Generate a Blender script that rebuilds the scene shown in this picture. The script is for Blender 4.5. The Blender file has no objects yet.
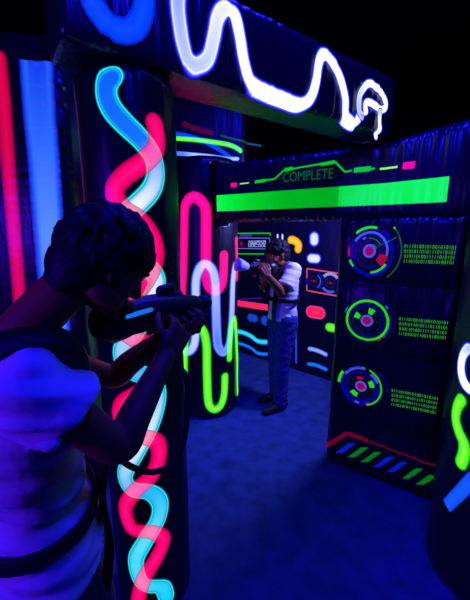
import bpy, bmesh, math, random
from mathutils import Vector, Matrix, noise
random.seed(7)
SC = bpy.context.scene
COL = SC.collection
PI = math.pi
V = Vector

# ------------------------------------------------------------------ camera numbers
F = 330.0; H = 1.7; TH = math.atan(68 / 330)
CT, ST = math.cos(TH), math.sin(TH)
EYE = V((0, 0, H))
def ray(x, y):
    u = (x - 235) / F; v = (300 - y) / F
    return V((u, CT + v * ST, -ST + v * CT))
def at(x, y, Y):
    r = ray(x, y); return EYE + r * (Y / r.y)

# ------------------------------------------------------------------ materials
def lin(c):
    def f(a):
        a /= 255.0
        return a / 12.92 if a <= 0.04045 else ((a + 0.055) / 1.055) ** 2.4
    return (f(c[0]), f(c[1]), f(c[2]), 1)
def newmat(name):
    m = bpy.data.materials.new(name); m.use_nodes = True
    nt = m.node_tree
    b = nt.nodes['Principled BSDF']
    return m, nt, b
def ramp(nt, stops, fac):
    r = nt.nodes.new('ShaderNodeValToRGB')
    el = r.color_ramp.elements
    while len(el) < len(stops): el.new(0.5)
    for e, (p, c) in zip(el, stops):
        e.position = p; e.color = c
    nt.links.new(fac, r.inputs['Fac'])
    return r.outputs['Color']
def plain(name, col, rough=0.6, spec=0.4, metal=0.0, nscale=0, nstr=0.2, var=0.0, scale3=(1, 1, 1), sheen=0, dist=0.01):
    m, nt, b = newmat(name)
    b.inputs['Base Color'].default_value = (*col, 1)
    b.inputs['Roughness'].default_value = rough
    b.inputs['Specular IOR Level'].default_value = spec
    b.inputs['Metallic'].default_value = metal
    if sheen:
        b.inputs['Sheen Weight'].default_value = sheen
    if nscale:
        tc = nt.nodes.new('ShaderNodeTexCoord')
        mp = nt.nodes.new('ShaderNodeMapping'); mp.inputs['Scale'].default_value = scale3
        nt.links.new(tc.outputs['Object'], mp.inputs['Vector'])
        n = nt.nodes.new('ShaderNodeTexNoise'); n.inputs['Scale'].default_value = nscale
        n.inputs['Detail'].default_value = 5
        nt.links.new(mp.outputs['Vector'], n.inputs['Vector'])
        bu = nt.nodes.new('ShaderNodeBump'); bu.inputs['Strength'].default_value = nstr
        bu.inputs['Distance'].default_value = dist
        nt.links.new(n.outputs['Fac'], bu.inputs['Height'])
        nt.links.new(bu.outputs['Normal'], b.inputs['Normal'])
        if var:
            c0 = tuple(max(0, a * (1 - var)) for a in col) + (1,)
            c1 = tuple(a * (1 + var) for a in col) + (1,)
            nt.links.new(ramp(nt, [(0.3, c0), (0.7, c1)], n.outputs['Fac']), b.inputs['Base Color'])
    return m
VINYL = plain('black_vinyl', (0.006, 0.006, 0.014), 0.34, 0.5, 0, 6, 0.35, 0, (3, 3, 0.6), dist=0.02)
VINYL_BLUE = plain('navy_vinyl', (0.007, 0.007, 0.032), 0.30, 0.6, 0, 6, 0.35, 0, (3, 3, 0.6), dist=0.02)
CARPET = plain('dark_carpet', (0.035, 0.07, 0.22), 0.95, 0.1, 0, 9, 0.5, 0.30, dist=0.02)
DARKWALL = plain('black_drape', (0.006, 0.006, 0.01), 0.9, 0.1, 0, 3, 0.3)
SKIN = plain('skin', (0.36, 0.10, 0.03), 0.55, 0.35, 0, 40, 0.05)
HAIR = plain('dark_hair', (0.008, 0.006, 0.007), 0.6, 0.25, 0, 60, 0.3)
SHIRT = plain('white_cotton', (0.80, 0.78, 0.84), 0.9, 0.15, 0, 25, 0.25, sheen=0.2)
DENIM = plain('blue_denim', (0.025, 0.04, 0.24), 0.9, 0.15, 0, 40, 0.3, 0.35)
TROUSER = plain('dark_trousers', (0.05, 0.05, 0.09), 0.9, 0.15, 0, 40, 0.3)
NYLON = plain('black_nylon', (0.008, 0.008, 0.010), 0.5, 0.35, 0, 90, 0.3)
PLASTIC = plain('black_plastic', (0.012, 0.012, 0.014), 0.38, 0.5, 0, 120, 0.05)
WHITEPLASTIC = plain('white_plastic', (0.75, 0.72, 0.85), 0.45, 0.4)
RUBBER = plain('black_rubber', (0.01, 0.01, 0.01), 0.7, 0.3)
EYEM = plain('eyeball', (0.6, 0.6, 0.62), 0.2, 0.5)

def neon(name, across, strength=1.0, along=None, through=0.0, full=False):
    """fluorescent ink: colours across the printed tube (uv.y: 0 centre, 1 rim); `along` tints the core over its length"""
    m, nt, b = newmat(name)
    uv = nt.nodes.new('ShaderNodeUVMap')
    sep = nt.nodes.new('ShaderNodeSeparateXYZ'); nt.links.new(uv.outputs['UV'], sep.inputs[0])
    c = ramp(nt, [(p, lin(k)) for p, k in across], sep.outputs['Y'])
    if along:
        a = ramp(nt, [(p, lin(k)) for p, k in along], sep.outputs['X'])
        core = ramp(nt, [(0.0, (1, 1, 1, 1)), (0.45, (.9, .9, .9, 1)), (0.72, (0, 0, 0, 1))], sep.outputs['Y'])
        mx = nt.nodes.new('ShaderNodeMixRGB')
        nt.links.new(core, mx.inputs['Fac']); nt.links.new(c, mx.inputs['Color1']); nt.links.new(a, mx.inputs['Color2'])
        c = a if full else mx.outputs['Color']
    # crinkled sheet: slight uneven ink
    tc = nt.nodes.new('ShaderNodeTexCoord')
    n = nt.nodes.new('ShaderNodeTexNoise'); n.inputs['Scale'].default_value = 9; n.inputs['Detail'].default_value = 4
    nt.links.new(tc.outputs['Object'], n.inputs['Vector'])
    bu = nt.nodes.new('ShaderNodeBump'); bu.inputs['Strength'].default_value = 0.3; bu.inputs['Distance'].default_value = 0.02
    nt.links.new(n.outputs['Fac'], bu.inputs['Height']); nt.links.new(bu.outputs['Normal'], b.inputs['Normal'])
    b.inputs['Base Color'].default_value = (0.01, 0.01, 0.01, 1)
    b.inputs['Roughness'].default_value = 0.35
    nt.links.new(c, b.inputs['Emission Color'])
    b.inputs['Emission Strength'].default_value = strength
    if through:
        tr = nt.nodes.new('ShaderNodeBsdfTransparent'); g = through
        tr.inputs['Color'].default_value = (g, g, g, 1)
        ad = nt.nodes.new('ShaderNodeAddShader')
        nt.links.new(b.outputs[0], ad.inputs[0]); nt.links.new(tr.outputs[0], ad.inputs[1])
        nt.links.new(ad.outputs[0], nt.nodes['Material Output'].inputs['Surface'])
    return m
def glow(name, c, strength=1.0):
    return neon(name, [(0.0, c), (1.0, c)], strength)

# ------------------------------------------------------------------ objects
def link(name, me, mat=None, parent=None, smooth=True):
    o = bpy.data.objects.new(name, me); COL.objects.link(o)
    if mat is not None:
        for mm in (mat if isinstance(mat, (list, tuple)) else [mat]): me.materials.append(mm)
    if smooth:
        me.polygons.foreach_set('use_smooth', [True] * len(me.polygons))
    if parent is not None:
        o.parent = parent
        o.matrix_parent_inverse = Matrix.Translation(-parent.location)
    return o
def from_bm(bm, name, mat=None, parent=None, smooth=True):
    me = bpy.data.meshes.new(name); bm.normal_update(); bm.to_mesh(me); bm.free()
    return link(name, me, mat, parent, smooth)
def thing(name, label, cat, loc, group=None):
    o = bpy.data.objects.new(name, None); COL.objects.link(o)
    o.location = loc; o.empty_display_size = 0.1
    o['label'] = label; o['category'] = cat
    o['kind'] = 'thing'
    if group: o['group'] = group
    return o
def structure(o): o['kind'] = 'structure'; return o

def box(bm, x0, x1, y0, y1, z0, z1):
    vs = [bm.verts.new(p) for p in ((x0, y0, z0), (x1, y0, z0), (x1, y1, z0), (x0, y1, z0), (x0, y0, z1), (x1, y0, z1), (x1, y1, z1), (x0, y1, z1))]
    for f in ((3, 2, 1, 0), (4, 5, 6, 7), (0, 1, 5, 4), (1, 2, 6, 5), (2, 3, 7, 6), (3, 0, 4, 7)):
        bm.faces.new([vs[i] for i in f])
    return vs

# ------------------------------------------------------------------ inflatable surfaces
def fold(s, z, seed, fs, fz):
    return noise.noise(V((s * fs + seed * 7.3, z * fz + seed * 3.1, seed)))
class Flat:
    """face of an inflated slab: s runs to the right, z up, d out of the face"""
    def __init__(self, P, right, s0, s1, z0, z1, depth, seams=(), bulge=0.03, R=0.05, seed=1, ends=True, vseams=(), wr=0.007, rise=(0, 0)):
        self.P = V((P[0], P[1], 0)); self.r = V((right[0], right[1], 0)).normalized()
        self.n = V((self.r.y, -self.r.x, 0))
        self.s0, self.s1, self.z0, self.z1, self.depth = s0, s1, z0, z1, depth
        self.seams = sorted([z0, z1, *seams]); self.vseams = sorted([s0, s1, *vseams])
        self.bulge, self.R, self.seed, self.wr, self.rise = bulge, R, seed, wr, rise
    def up(self, s, z):
        a, h = self.rise
        if not h: return 0.0
        t = (z - self.z0) / (self.z1 - self.z0)
        return h * max(0.0, (s - a) / (self.s1 - a)) * max(0.0, t) ** 2
    def d(self, s, z):
        out = 0.0
        def edge(e):
            e = max(0.0, min(e, self.R)); k = (self.R - e) / self.R
            return -self.R * (1 - math.sqrt(max(0, 1 - k * k)))
        out += edge(min(s - self.s0, self.s1 - s)) + edge(min(z - self.z0, self.z1 - z))
        for a, b in zip(self.seams, self.seams[1:]):
            if a <= z <= b:
                t = (z - a) / (b - a); q = min(z - a, b - z)
                out += self.bulge * (math.sin(PI * t) ** 0.6 if 0 < t < 1 else 0)
                if a != self.z0 or True:
                    g = math.exp(-q / 0.10)
                    out += self.wr * g * (fold(s, z * 0.25, self.seed, 34, 3) + 0.6 * fold(s, z * .25, self.seed + 2, 52, 3))
        if len(self.vseams) > 2:
            for a, b in zip(self.vseams, self.vseams[1:]):
                if a <= s <= b:
                    t = (s - a) / (b - a); q = min(s - a, b - s)
                    out += self.bulge * (math.sin(PI * t) ** 0.6 if 0 < t < 1 else 0)
                    out += self.wr * math.exp(-q / 0.06) * fold(z, s * .25, self.seed + 4, 34, 3)
        out += 0.004 * fold(s, z, self.seed + 9, 5, 3)
        return out
    def pt(self, s, z, lift=0.0):
        return self.P + self.r * s + self.n * (self.d(s, z) + lift) + V((0, 0, z + self.up(s, z)))
    def px(self, x, y):
        r = ray(x, y); dd = 0.0
        for _ in range(4):
            k = (self.P + self.n * dd - EYE).dot(self.n) / r.dot(self.n)
            q = EYE + r * k
            s = (q - self.P).dot(self.r); z = q.z
            if self.rise[1]: z -= self.up(s, z - self.up(s, z))
            dd = self.d(min(max(s, self.s0), self.s1), min(max(z, self.z0), self.z1))
        return (s, z)
    def skin(self, name, mat, parent, step=0.014):
        bm = bmesh.new()
        ns = max(8, int((self.s1 - self.s0) / step)); nz = max(8, int((self.z1 - self.z0) / step))
        # denser towards the rounded rims
        def axis(a, b, n):
            L = [a + (b - a) * i / n for i in range(n + 1)]
            for k in (0.002, 0.006): L += [a + k, b - k]
            return sorted(L)
        S, Z = axis(self.s0, self.s1, ns), axis(self.z0, self.z1, nz)
        fr = [[bm.verts.new(self.pt(s, z)) for s in S] for z in Z]
        bk = [[bm.verts.new(self.P + self.r * s - self.n * (self.depth + min(0.0, self.d(s, z)) * 0.9) + V((0, 0, z + self.up(s, z)))) for s in S] for z in Z]
        A, B = len(Z), len(S)
        for i in range(A - 1):
            for j in range(B - 1):
                bm.faces.new((fr[i][j], fr[i][j + 1], fr[i + 1][j + 1], fr[i + 1][j]))
                bm.faces.new((bk[i][j], bk[i + 1][j], bk[i + 1][j + 1], bk[i][j + 1]))
        rim = [(0, j) for j in range(B)] + [(i, B - 1) for i in range(1, A)] + [(A - 1, j) for j in range(B - 2, -1, -1)] + [(i, 0) for i in range(A - 2, 0, -1)]
        for (a, b), (c, e) in zip(rim, rim[1:] + rim[:1]):
            bm.faces.new((fr[a][b], bk[a][b], bk[c][e], fr[c][e]))
        return from_bm(bm, name, mat, parent)
class Round:
    """face of an inflated round column; s is measured around it from the side that looks at the camera"""
    def __init__(self, cx, cy, r, z0, z1, seed=1, taper=0.0, wr=0.006, round_end=0.06, press=None):
        self.c = V((cx, cy, 0)); self.r0, self.z0, self.z1, self.seed, self.taper, self.wr, self.re = r, z0, z1, seed, taper, wr, round_end
        self.press = press
        d = V((0, 0, 0)) - self.c; self.a0 = math.atan2(d.y, d.x)
    def rad(self, s, z):
        a = s / self.r0
        e = max(0.0, min(min(z - self.z0, self.z1 - z), self.re)); k = (self.re - e) / self.re
        t = (z - self.z0) / (self.z1 - self.z0)
        r = self.r0 * (1 + self.taper * (0.5 - t)) - self.re * (1 - math.sqrt(max(0, 1 - k * k)))
        q = min(z - self.z0, self.z1 - z)
        ca, sa = math.cos(a), math.sin(a)
        w = noise.noise(V((ca * 5 + self.seed, sa * 5, z * 0.8))) + .5 * noise.noise(V((ca * 12 + self.seed, sa * 12, z * 1.2)))
        r = r + self.wr * math.exp(-q / 0.12) * 1.6 * w + 0.003 * noise.noise(V((ca * 2 + self.seed, sa * 2, z * 5)))
        if self.press:                                   # squashed flat where the neighbouring inflatable pushes against it
            f, gap = self.press; an = self.a0 + a; dr = V((math.cos(an), math.sin(an), 0)); k = dr.dot(f.n)
            if k > 0.05 and f.z0 - .012 < z < f.z1 + .02:
                lim = (-f.depth - gap - (self.c - f.P).dot(f.n)) / k
                q = self.c + dr * r; s_ = (q - f.P).dot(f.r)
                if s_ > f.s0 - .008 and lim < r: r = max(lim, 0.02)
        return r
    def pt(self, s, z, lift=0.0):
        a = self.a0 + s / self.r0; r = self.rad(s, z) + lift
        return self.c + V((math.cos(a) * r, math.sin(a) * r, z))
    def px(self, x, y):
        r = ray(x, y); R = self.r0
        for _ in range(3):
            a = r.x ** 2 + r.y ** 2; b = -2 * (r.x * self.c.x + r.y * self.c.y); c = self.c.x ** 2 + self.c.y ** 2 - R * R
            disc = max(0.0, b * b - 4 * a * c); k = (-b - math.sqrt(disc)) / (2 * a)
            q = EYE + r * k
            an = math.atan2(q.y - self.c.y, q.x - self.c.x) - self.a0
            an = (an + PI) % (2 * PI) - PI
            s = an * self.r0; z = min(max(q.z, self.z0), self.z1)
            R = self.rad(s, z)
        return (s, q.z)
    def skin(self, name, mat, parent, na=120, step=0.018):
        bm = bmesh.new(); nz = int((self.z1 - self.z0) / step)
        Z = sorted([self.z0 + (self.z1 - self.z0) * i / nz for i in range(nz + 1)] + [self.z0 + .003, self.z0 + .009, self.z1 - .003, self.z1 - .009])
        rows = [[bm.verts.new(self.pt(2 * PI * self.r0 * j / na, z)) for j in range(na)] for z in Z]
        for a, b in zip(rows, rows[1:]):
            for j in range(na):
                bm.faces.new((a[j], a[(j + 1) % na], b[(j + 1) % na], b[j]))
        bm.faces.new(rows[0][::-1]); bm.faces.new(rows[-1])
        return from_bm(bm, name, mat, parent)

def spline(P, n=12):
    out = []
    for i in range(len(P) - 1):
        p0 = P[max(i - 1, 0)]; p1 = P[i]; p2 = P[i + 1]; p3 = P[min(i + 2, len(P) - 1)]
        for k in range(n):
            t = k / n; t2, t3 = t * t, t * t * t
            out.append(tuple(0.5 * ((2 * b) + (-a + c) * t + (2 * a - 5 * b + 4 * c - d) * t2 + (-a + 3 * b - 3 * c + d) * t3) for a, b, c, d in zip(p0, p1, p2, p3)))
    out.append(tuple(P[-1])); return out
def resample(P, step):
    out = [P[0]]; acc = 0
    for a, b in zip(P, P[1:]):
        L = math.hypot(b[0] - a[0], b[1] - a[1])
        while L > 1e-9 and acc + L >= step:
            t = (step - acc) / L; a = (a[0] + (b[0] - a[0]) * t, a[1] + (b[1] - a[1]) * t)
            out.append(a); L = math.hypot(b[0] - a[0], b[1] - a[1]); acc = 0
        acc += L
    if acc > step * .3: out.append(P[-1])
    return out
def ribbon(name, surf, path, width, mat, parent, lift=0.003, pix=True, curve=True, caps=(True, True), step=0.008, across=9, wfun=None):
    P = [surf.px(*p) for p in path] if pix else list(path)
    if curve: P = spline(P)
    P = resample(P, step)
    n = len(P); bm = bmesh.new(); uvl = bm.loops.layers.uv.new('UVMap')
    cum = [0.0]
    for a, b in zip(P, P[1:]): cum.append(cum[-1] + math.hypot(b[0] - a[0], b[1] - a[1]))
    T = cum[-1]; hw = width / 2
    # finer samples in the round caps
    ts = list(cum)
    for k in (0.004, 0.012):
        ts += [hw * k * 8, T - hw * k * 8]
    ts = sorted(t for t in ts if 0 <= t <= T)
    import bisect
    rows = []
    for t in ts:
        i = min(max(bisect.bisect_right(cum, t) - 1, 0), n - 2)
        L = max(cum[i + 1] - cum[i], 1e-9); q = (t - cum[i]) / L
        p = (P[i][0] + (P[i + 1][0] - P[i][0]) * q, P[i][1] + (P[i + 1][1] - P[i][1]) * q)
        a = P[max(i - 2, 0)]; b = P[min(i + 3, n - 1)]
        dx, dz = b[0] - a[0], b[1] - a[1]; l = math.hypot(dx, dz) or 1
        nx, nz = -dz / l, dx / l
        W = hw * (wfun(t / T) if wfun else 1)
        dd = 1e9
        if caps[0]: dd = min(dd, t)
        if caps[1]: dd = min(dd, T - t)
        h = W; off = 0
        if dd < W:
            off = W - dd; h = math.sqrt(max(W * W - off * off, 1e-8))
        row = []
        for j in range(across):
            e = -1 + 2 * j / (across - 1); o = h * e
            row.append((bm.verts.new(surf.pt(p[0] + nx * o, p[1] + nz * o, lift)), (t / T, min(1, math.hypot(o, off) / W))))
        rows.append(row)
    for a, b in zip(rows, rows[1:]):
        for j in range(across - 1):
            q = (a[j], a[j + 1], b[j + 1], b[j])
            f = bm.faces.new([v for v, _ in q])
            for l, (_, u) in zip(f.loops, q): l[uvl].uv = u
    o = from_bm(bm, name, mat, parent)
    return o
def quad_print(bm, surf, corners, lift=0.003, n=6, pix=True):
    """a printed four-cornered patch laid on the surface (bl, br, tr, tl)"""
    q = [surf.px(*c) for c in corners] if pix else corners
    g = []
    for i in range(n + 1):
        v = i / n; row = []
        for j in range(n + 1):
            u = j / n
            s = (q[0][0] * (1 - u) + q[1][0] * u) * (1 - v) + (q[3][0] * (1 - u) + q[2][0] * u) * v
            z = (q[0][1] * (1 - u) + q[1][1] * u) * (1 - v) + (q[3][1] * (1 - u) + q[2][1] * u) * v
            row.append(bm.verts.new(surf.pt(s, z, lift)))
        g.append(row)
    fs = []
    for i in range(n):
        for j in range(n): fs.append(bm.faces.new((g[i][j], g[i][j + 1], g[i + 1][j + 1], g[i + 1][j])))
    return fs
def arc_print(bm, surf, c, r0, r1, a0, a1, lift, mi, sx=1.0):
    n = max(3, int(abs(a1 - a0) / 4)); rows = []
    for i in range(n + 1):
        a = math.radians(a0 + (a1 - a0) * i / n)
        m = max(1, int((r1 - r0) / 0.009))
        rows.append([bm.verts.new(surf.pt(c[0] + math.cos(a) * r * sx, c[1] + math.sin(a) * r, lift)) for r in [r0 + (r1 - r0) * k / m for k in range(m + 1)]])
    for p, q in zip(rows, rows[1:]):
        for k in range(len(p) - 1):
            f = bm.faces.new((p[k], p[k + 1], q[k + 1], q[k])); f.material_index = mi
def text_print(name, surf, txt, p0, p1, hgt, mat, parent, lift=0.003, pix=True, space=1.0, bold=0.0):
    cu = bpy.data.curves.new(name, 'FONT'); cu.body = txt; cu.size = 1; cu.space_character = space
    cu.resolution_u = 3; cu.offset = bold
    ob = bpy.data.objects.new(name, cu); COL.objects.link(ob)
    bpy.context.view_layer.update()
    me = bpy.data.meshes.new_from_object(ob.evaluated_get(bpy.context.evaluated_depsgraph_get()))
    bpy.data.objects.remove(ob); bpy.data.curves.remove(cu)
    a = surf.px(*p0) if pix else p0; b = surf.px(*p1) if pix else p1
    xs = [v.co.x for v in me.vertices]; ys = [v.co.y for v in me.vertices]
    x0, x1, y0, y1 = min(xs), max(xs), min(ys), max(ys)
    for v in me.vertices:
        t = (v.co.x - x0) / (x1 - x0); k = (v.co.y - y0) / (y1 - y0)
        v.co = surf.pt(a[0] + (b[0] - a[0]) * t, a[1] + (b[1] - a[1]) * t + hgt * k, lift)
    return link(name, me, mat, parent, smooth=False)

# ------------------------------------------------------------------ colours of the inks
PINK = neon('pink_ink', [(0, (255, 15, 125)), (0.5, (250, 0, 105)), (0.82, (205, 0, 85)), (1, (100, 0, 50))], 1.0, through=0.3)
PINKTUBE = neon('magenta_ink', [(0, (255, 20, 150)), (0.7, (255, 0, 135)), (0.86, (215, 0, 110)), (1, (110, 0, 70))], 1.15, through=0.3)
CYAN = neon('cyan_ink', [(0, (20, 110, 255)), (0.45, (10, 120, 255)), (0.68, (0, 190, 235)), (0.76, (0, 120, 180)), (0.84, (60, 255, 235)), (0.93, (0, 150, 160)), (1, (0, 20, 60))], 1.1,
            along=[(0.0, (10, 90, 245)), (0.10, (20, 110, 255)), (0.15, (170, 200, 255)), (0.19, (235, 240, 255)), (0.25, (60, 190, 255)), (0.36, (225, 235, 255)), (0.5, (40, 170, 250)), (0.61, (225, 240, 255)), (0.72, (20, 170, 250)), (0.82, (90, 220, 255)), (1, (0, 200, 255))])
WHITEBLUE = neon('white_blue_ink', [(0, (255, 255, 255)), (0.6, (250, 250, 255)), (0.74, (90, 100, 255)), (0.86, (20, 20, 255)), (1, (0, 0, 90))], 1.25,
                 along=[(0.0, (120, 140, 255)), (0.06, (150, 165, 255)), (0.14, (170, 185, 255)), (0.24, (205, 210, 255)), (0.34, (240, 240, 255)), (0.5, (255, 255, 255)), (1, (255, 255, 255))])
BEAMBLUE = neon('beam_blue_ink', [(0, (10, 70, 255)), (0.72, (0, 60, 245)), (0.86, (0, 30, 190)), (0.92, (0, 40, 220)), (1, (0, 0, 70))], 1.1)
PALEBLUE = neon('pale_blue_ink', [(0, (165, 185, 255)), (0.6, (140, 165, 255)), (0.8, (60, 80, 255)), (1, (0, 0, 110))], 1.1,
                along=[(0, (60, 110, 255)), (0.15, (70, 120, 255)), (0.3, (185, 200, 255)), (0.55, (175, 190, 255)), (0.72, (70, 120, 255)), (0.85, (150, 175, 255)), (1, (190, 210, 255))], through=0.4)
GREENTUBE = neon('lime_ink', [(0, (150, 255, 60)), (0.35, (90, 255, 10)), (0.72, (50, 240, 0)), (0.9, (10, 170, 10)), (1, (0, 60, 20))], 1.15, through=0.3)
WHITESPOT = neon('white_spot_ink', [(0, (235, 240, 255)), (0.55, (220, 228, 255)), (0.72, (70, 80, 255)), (0.9, (0, 0, 220)), (1, (0, 0, 80))], 1.0)
CYANWAVE = neon('cyan_wave_ink', [(0, (60, 225, 255)), (0.6, (20, 190, 250)), (1, (0, 60, 120))], 1.0)
BLUEWAVE = neon('blue_wave_ink', [(0, (20, 130, 255)), (0.6, (0, 100, 240)), (1, (0, 20, 110))], 1.0)
PALEWAVE = neon('pale_wave_ink', [(0, (150, 180, 255)), (0.6, (110, 140, 255)), (1, (0, 10, 110))], 1.0)
YELLOW = neon('amber_ink', [(0, (255, 215, 50)), (0.6, (255, 190, 20)), (0.85, (240, 150, 0)), (1, (90, 50, 0))], 1.0)
REDPILL = neon('red_ink', [(0, (255, 40, 95)), (0.7, (255, 25, 85)), (0.88, (240, 60, 170)), (1, (60, 0, 60))], 1.0)
GREENPILL = neon('green_pill_ink', [(0, (120, 255, 60)), (0.7, (80, 235, 20)), (1, (0, 60, 10))], 1.0)
DIMBLUEPILL = neon('dim_blue_ink', [(0, (15, 75, 215)), (0.7, (15, 65, 205)), (1, (0, 0, 50))], 0.9)
STRIPRED = neon('crimson_strip_ink', [(0, (225, 5, 75)), (0.55, (200, 0, 65)), (0.8, (150, 0, 50)), (1, (60, 0, 25))], 1.0)
STRIPBLUE = neon('blue_strip_ink', [(0, (70, 125, 255)), (0.6, (45, 105, 255)), (0.85, (15, 60, 240)), (1, (0, 10, 110))], 1.0, along=[(0, (10, 60, 235)), (0.25, (40, 100, 255)), (0.6, (85, 140, 255)), (1, (90, 140, 255))])
GREENLINE = glow('green_line_ink', (0, 205, 40), 0.9)
GREENTEXT = glow('green_text_ink', (0, 100, 22), 1.0)
BINTEXT = glow('green_digit_ink', (60, 190, 20), 0.95)
MAGBAR = glow('magenta_bar_ink', (255, 0, 170), 1.0)
PALELINE = glow('pale_green_ink', (150, 255, 130), 0.9)
DIAL_BLUE = glow('dial_blue_ink', (0, 0, 205), 0.78)
DIAL_LIGHT = glow('dial_light_blue_ink', (70, 95, 255), 0.78)
DIAL_GREEN = glow('dial_green_ink', (40, 235, 0), 0.78)
DIAL_RED = glow('dial_red_ink', (180, 10, 55), 0.78)
DIAL_DIM = glow('dial_dim_ink', (15, 20, 95), 1.0)
DIAL_DARK = glow('dial_dark_ink', (0, 0, 3), 1.0)
DIAL_DIMGREEN = glow('dial_dim_green_ink', (10, 120, 50), 1.0)
DIMRED = glow('dark_red_ink', (125, 0, 50), 0.6)
STRIPEBLUE = glow('stripe_blue_ink', (0, 30, 215), 0.75)
STRIPEGREEN = glow('stripe_green_ink', (0, 130, 20), 0.75)
PALEBOX = glow('pale_line_ink', (110, 110, 230), 0.9)
WHITEGLYPH = glow('white_glyph_ink', (150, 155, 235), 0.9)
PINKLINE = glow('pink_line_ink', (225, 80, 130), 0.85)
PANELBLUE = glow('violet_print', (22, 12, 90), 1.0)

# ------------------------------------------------------------------ room
def slab(name, x0, x1, y0, y1, z0, z1, mat):
    bm = bmesh.new(); box(bm, x0, x1, y0, y1, z0, z1)
    return structure(from_bm(bm, name, mat, None, smooth=False))
RX0, RX1, RY0, RY1, RZ = -4.0, 4.5, -2.5, 7.5, 4.2
slab('floor', RX0, RX1, RY0, RY1, -0.1, 0, CARPET)
slab('ceiling', RX0, RX1, RY0, RY1, RZ, RZ + .1, DARKWALL)
slab('wall_left', RX0 - .1, RX0, RY0, RY1, 0, RZ, DARKWALL)
slab('wall_right', RX1, RX1 + .1, RY0, RY1, 0, RZ, DARKWALL)
slab('wall_back', RX0, RX1, RY1, RY1 + .1, 0, RZ, DARKWALL)
slab('wall_front', RX0, RX1, RY0 - .1, RY0, 0, RZ, DARKWALL)

# ------------------------------------------------------------------ doorway with COMPLETE header and dials
WR = V((0.835, -0.55, 0)).normalized()
P0 = (0.69, 2.215)
t = thing('inflatable_doorway', 'black inflatable doorway wall with green bar, COMPLETE lettering and three dials', 'inflatable doorway', (P0[0], P0[1], 0))
PAN = Flat(P0, WR, 0.0, 0.70, 0.0, 1.80, 0.22, seams=(0.40, 0.93, 1.38), bulge=0.03, R=0.045, seed=3, wr=0.017)
HEAD = Flat(P0, WR, -1.03, 0.86, 1.775, 2.225, 0.11, seams=(), bulge=0.02, R=0.05, seed=5, wr=0.016, rise=(0.25, 0.10))
pan = PAN.skin('side_panel', VINYL_BLUE, t, 0.009)
hd = HEAD.skin('header', VINYL_BLUE, t, 0.009)
q0, q1 = HEAD.px(217, 203.5), HEAD.px(448, 189.5)
sm = HEAD.px(361, 196)[0]
zc0, zc1, hh = q0[1], q1[1], 0.062
zm = zc0 + (zc1 - zc0) * (sm - q0[0]) / (q1[0] - q0[0])
GREENBAR = neon('green_bar_ink', [(0, (0, 240, 60)), (1, (0, 240, 60))], 1.0, along=[(0, (10, 250, 80)), (.08, (0, 238, 55)), (.22, (0, 205, 30)), (.40, (0, 180, 20)), (.619, (0, 172, 18)), (.622, (0, 222, 40)), (.8, (0, 240, 65)), (1, (10, 245, 85))], full=True)
ribbon('progress_bar', HEAD, [(q0[0], zc0), (q1[0], zc1)], 2 * hh, GREENBAR, hd, pix=False, curve=False, caps=(False, False), across=13, step=.014)
text_print('lettering', HEAD, 'COMPLETE', (283, 182.5), (333, 178.5), 0.065, GREENTEXT, hd)
ribbon('circuit_line', HEAD, [(259, 181), (275, 179), (284, 170.5), (335, 161.5), (345, 172), (352, 170.5)], 0.011, GREENLINE, hd, curve=False, caps=(False, False), across=3)
ribbon('circuit_line', HEAD, [(285, 170), (293, 168.6)], 0.024, GREENLINE, hd, curve=False, caps=(False, False), across=3, lift=.005)
ribbon('circuit_line', HEAD, [(321, 164.5), (335, 162)], 0.022, GREENLINE, hd, curve=False, caps=(False, False), across=3, lift=.005)
for a, b, w, m, nm in (((231, 185.3), (237, 184.6), .03, MAGBAR, 'magenta_tick'), ((240, 184), (249, 182.8), .009, PALELINE, 'pale_tick'), ((255, 182), (266, 180.5), .022, GREENLINE, 'green_tick'),
                    ((354, 170.4), (371, 168.6), .03, GREENLINE, 'green_tick'), ((371, 169), (375, 168.6), .012, GREENLINE, 'green_tick'), ((380, 169), (398, 166.8), .012, PALELINE, 'pale_tick'), ((403, 166), (415, 164.8), .036, MAGBAR, 'magenta_tick')):
    ribbon(nm, HEAD, [a, b], w, m, hd, curve=False, caps=(False, False), across=3)
DM = [DIAL_BLUE, DIAL_LIGHT, DIAL_GREEN, DIAL_RED, DIAL_DIM, DIAL_DARK, DIAL_DIMGREEN]
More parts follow.
